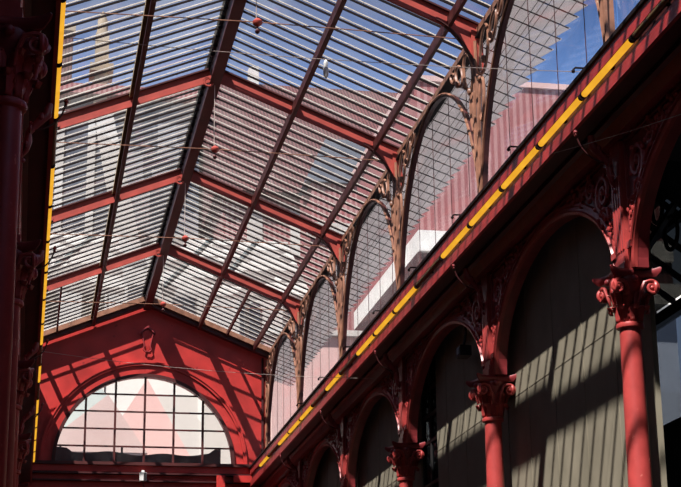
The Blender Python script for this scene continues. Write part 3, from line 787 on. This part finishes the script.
for x in (-1.2, .6, 2.0): MB().box(x, x + .35, 69.9, 70.1, 22.6, 29.2).build('mullion', STUCCO, t)
MB().extr([(2.2, 69.9, 29.2), (3.1, 69.9, 29.2), (4.6, 69.9, 22.6), (3.5, 69.9, 22.6)], (0, .4, 0)).build('white_brace', STUCCO, t)
for (xa, xb, lab) in ((-2.0, 3.2, 'white shed roof with dark diagonal braces, seen through the left slope'), (4.6, 10.2, 'white shed roof with dark diagonal braces, seen through the right slope')):
    t = building('shed_roof', lab, ((xa + xb) / 2, 62, 0))
    MB().extr([(xa, 58, 17.6), (xa, 64, 21.6), (xa, 64, 21.4), (xa, 58, 17.4)], (xb - xa, 0, 0)).build('sheeting', SHED, t)
    for x in ((xa, xa + 1.6) if xa < 0 else (xb - 1.8, xb - .2)): MB().box(x, x + .2, 63.7, 63.9, 0, 21.5).build('post', STUCCO, t)
    q = xa
    while q < xb - 2.4:
        MB().beam((q, 58.2, 17.78), (q + 2.4, 63.8, 21.52), .18, .1).build('brace', TARP, t); q += 1.9
# tent roofs and dark tarpaulin behind the half-round window
for (x0, xp, x1, zt, y, m, lab) in ((-1.4, 2.05, 4.1, 14.1, 56.5, TEAL, 'pale teal pointed roof behind the half-round window'), (.2, 2.6, 4.0, 13.15, 55.5, PINKS, 'pale pink pointed roof in front of the teal one'), (2.2, 4.1, 5.9, 14.3, 58, PINKW, 'faint pink pointed roof right of the window centre')):
    t = thing('pointed_roof', lab, 'roof', (xp, y, 9), 'pointed roofs behind the window')
    MB().extr([(x0, y, 11.15), (x1, y, 11.15), (xp, y, zt)], (0, 1.2, 0)).build('gable', m, t)
    MB().extr([(x0 + .2, y + .1, 0), (x1 - .2, y + .1, 0), (x1 - .2, y + .1, 11.2), (x0 + .2, y + .1, 11.2)], (0, 1.0, 0)).build('wall', STUCCO, t)
t = thing('tarpaulin', 'dark sagging tarpaulin along the bottom of the half-round window', 'tarpaulin', (3.3, 49.4, 9))
tp = MB(); n = 30
top = [(.4 + 5.4 * i / n, 49.4, 10.10 + .04 * math.sin(i * .7) + (.10 if i < 5 else 0) - .05 * math.sin(PI * max(0, i - 8) / 22) ** 2 + (.12 if i > 28 else 0)) for i in range(n + 1)]
tp.extr(top + [(5.8, 49.4, 8.5), (.4, 49.4, 8.5)], (0, .06, 0)); tp.build('sheet', TARP, t)
for x in (.9, 2.75): MB().box(x, x + .06, 49.38, 49.48, 0, 10.30).build('stake', TARP, t)
# right of the hall, seen through the clerestory
t = building('clad_building', 'red corrugated building seen through the nearest clerestory glass', (17, 52, 0))
MB().box(12.4, 21, 50, 60, 17.6, 23.2).build('upper_cladding', CORR, t)
MB().box(12.2, 21.1, 49.9, 60, 23.2, 23.4).build('coping', PINKW, t)
MB().box(12.2, 21, 49.2, 60, 16.9, 17.6).build('white_band', WHITEM, t)
MB().box(12.2, 21, 49.4, 60, 16.0, 16.9).build('red_band', TILE, t)
MB().box(12.2, 21, 48.8, 60, 15.3, 16.0).build('white_band', WHITEM, t)
MB().box(12.2, 21, 49.4, 60, 0, 15.3).build('wall', STUCCO, t)
t = building('white_building', 'white building low behind the third clerestory arch', (17, 80, 0))
MB().box(14.5, 30, 96, 110, 0, 27).build('wall', STUCCO, t)
MB().extr([(14, 95, 26.8), (14, 103, 29.5), (14, 111, 26.8)], (16.5, 0, 0)).build('roof', SLATE, t)
t = building('pink_building', 'pink rendered building behind the last clerestory arches', (12, 66, 0))
MB().box(7.75, 12.0, 53.2, 57, 0, 14.9).build('wall', PINKW, t)
MB().box(7.65, 12.1, 53.0, 57.1, 14.9, 15.1).build('cornice', STUCCO, t)
MB().box(7.7, 12.0, 53.0, 53.2, 0, 11.2).build('plinth_storey', BLUEP, t)

# ------------------------------------------------------------------ sky, sun, camera
wd = bpy.data.worlds.new('sky'); bpy.context.scene.world = wd; wd.use_nodes = True
N, L = wd.node_tree.nodes, wd.node_tree.links; N.clear()
out = N.new('ShaderNodeOutputWorld'); bg = N.new('ShaderNodeBackground')
tc = N.new('ShaderNodeTexCoord'); sx = N.new('ShaderNodeSeparateXYZ'); L.new(tc.outputs['Generated'], sx.inputs[0])
rp = N.new('ShaderNodeValToRGB'); el = rp.color_ramp.elements
el[0].position = 0.0; el[0].color = (.62, .66, .72, 1)
el[1].position = 1.0; el[1].color = (.02, .05, .15, 1)
for p_, c_ in ((.20, (.80, .86, .95, 1)), (.30, (.50, .64, .88, 1)), (.37, (.24, .45, .92, 1)), (.40, (.15, .31, .70, 1)), (.44, (.08, .165, .42, 1)), (.56, (.03, .07, .20, 1))):
    e = el.new(p_); e.color = c_
L.new(sx.outputs[2], rp.inputs[0])
no = N.new('ShaderNodeTexNoise'); no.inputs['Scale'].default_value = 5; no.inputs['Detail'].default_value = 7
L.new(tc.outputs['Generated'], no.inputs['Vector'])
mr = N.new('ShaderNodeMapRange'); mr.inputs[1].default_value = .52; mr.inputs[2].default_value = .72; mr.inputs[4].default_value = .30
L.new(no.outputs['Fac'], mr.inputs[0])
mx = N.new('ShaderNodeMixRGB'); mx.inputs['Color2'].default_value = (.85, .86, .88, 1)
L.new(mr.outputs[0], mx.inputs['Fac']); L.new(rp.outputs[0], mx.inputs['Color1'])
L.new(mx.outputs[0], bg.inputs[0]); bg.inputs[1].default_value = 1.0; L.new(bg.outputs[0], out.inputs[0])

sd = bpy.data.lights.new('sun', 'SUN'); sd.energy = 13.0; sd.angle = math.radians(.53); sd.color = (1, .93, .82)
so = bpy.data.objects.new('sun', sd); C.objects.link(so)
so.rotation_euler = Vector((.48, .52, -1.0)).to_track_quat('-Z', 'Y').to_euler()

cam = bpy.data.cameras.new('camera'); co = bpy.data.objects.new('camera', cam); C.objects.link(co)
cam.sensor_width = 36; cam.sensor_fit = 'HORIZONTAL'; cam.lens = 1622.14 / 681 * 36; cam.clip_end = 500
fw = Vector((0.18295631, 0.93818739, 0.29382208)); r2 = Vector((0.98210784, -0.18797948, -0.01130906)); u2 = Vector((-0.04462251, -0.29063404, 0.95579322))
M = Matrix(((r2.x, u2.x, -fw.x, 0), (r2.y, u2.y, -fw.y, 0), (r2.z, u2.z, -fw.z, 1.6), (0, 0, 0, 1)))
co.matrix_world = M
sc = bpy.context.scene; sc.camera = co
sc.view_settings.view_transform = 'Standard'; sc.view_settings.look = 'None'; sc.view_settings.exposure = 0.0; sc.view_settings.gamma = 1.0
sc.view_settings.use_curve_mapping = False
sc.cycles.transparent_max_bounces = 24; sc.cycles.max_bounces = 8; sc.cycles.diffuse_bounces = 2
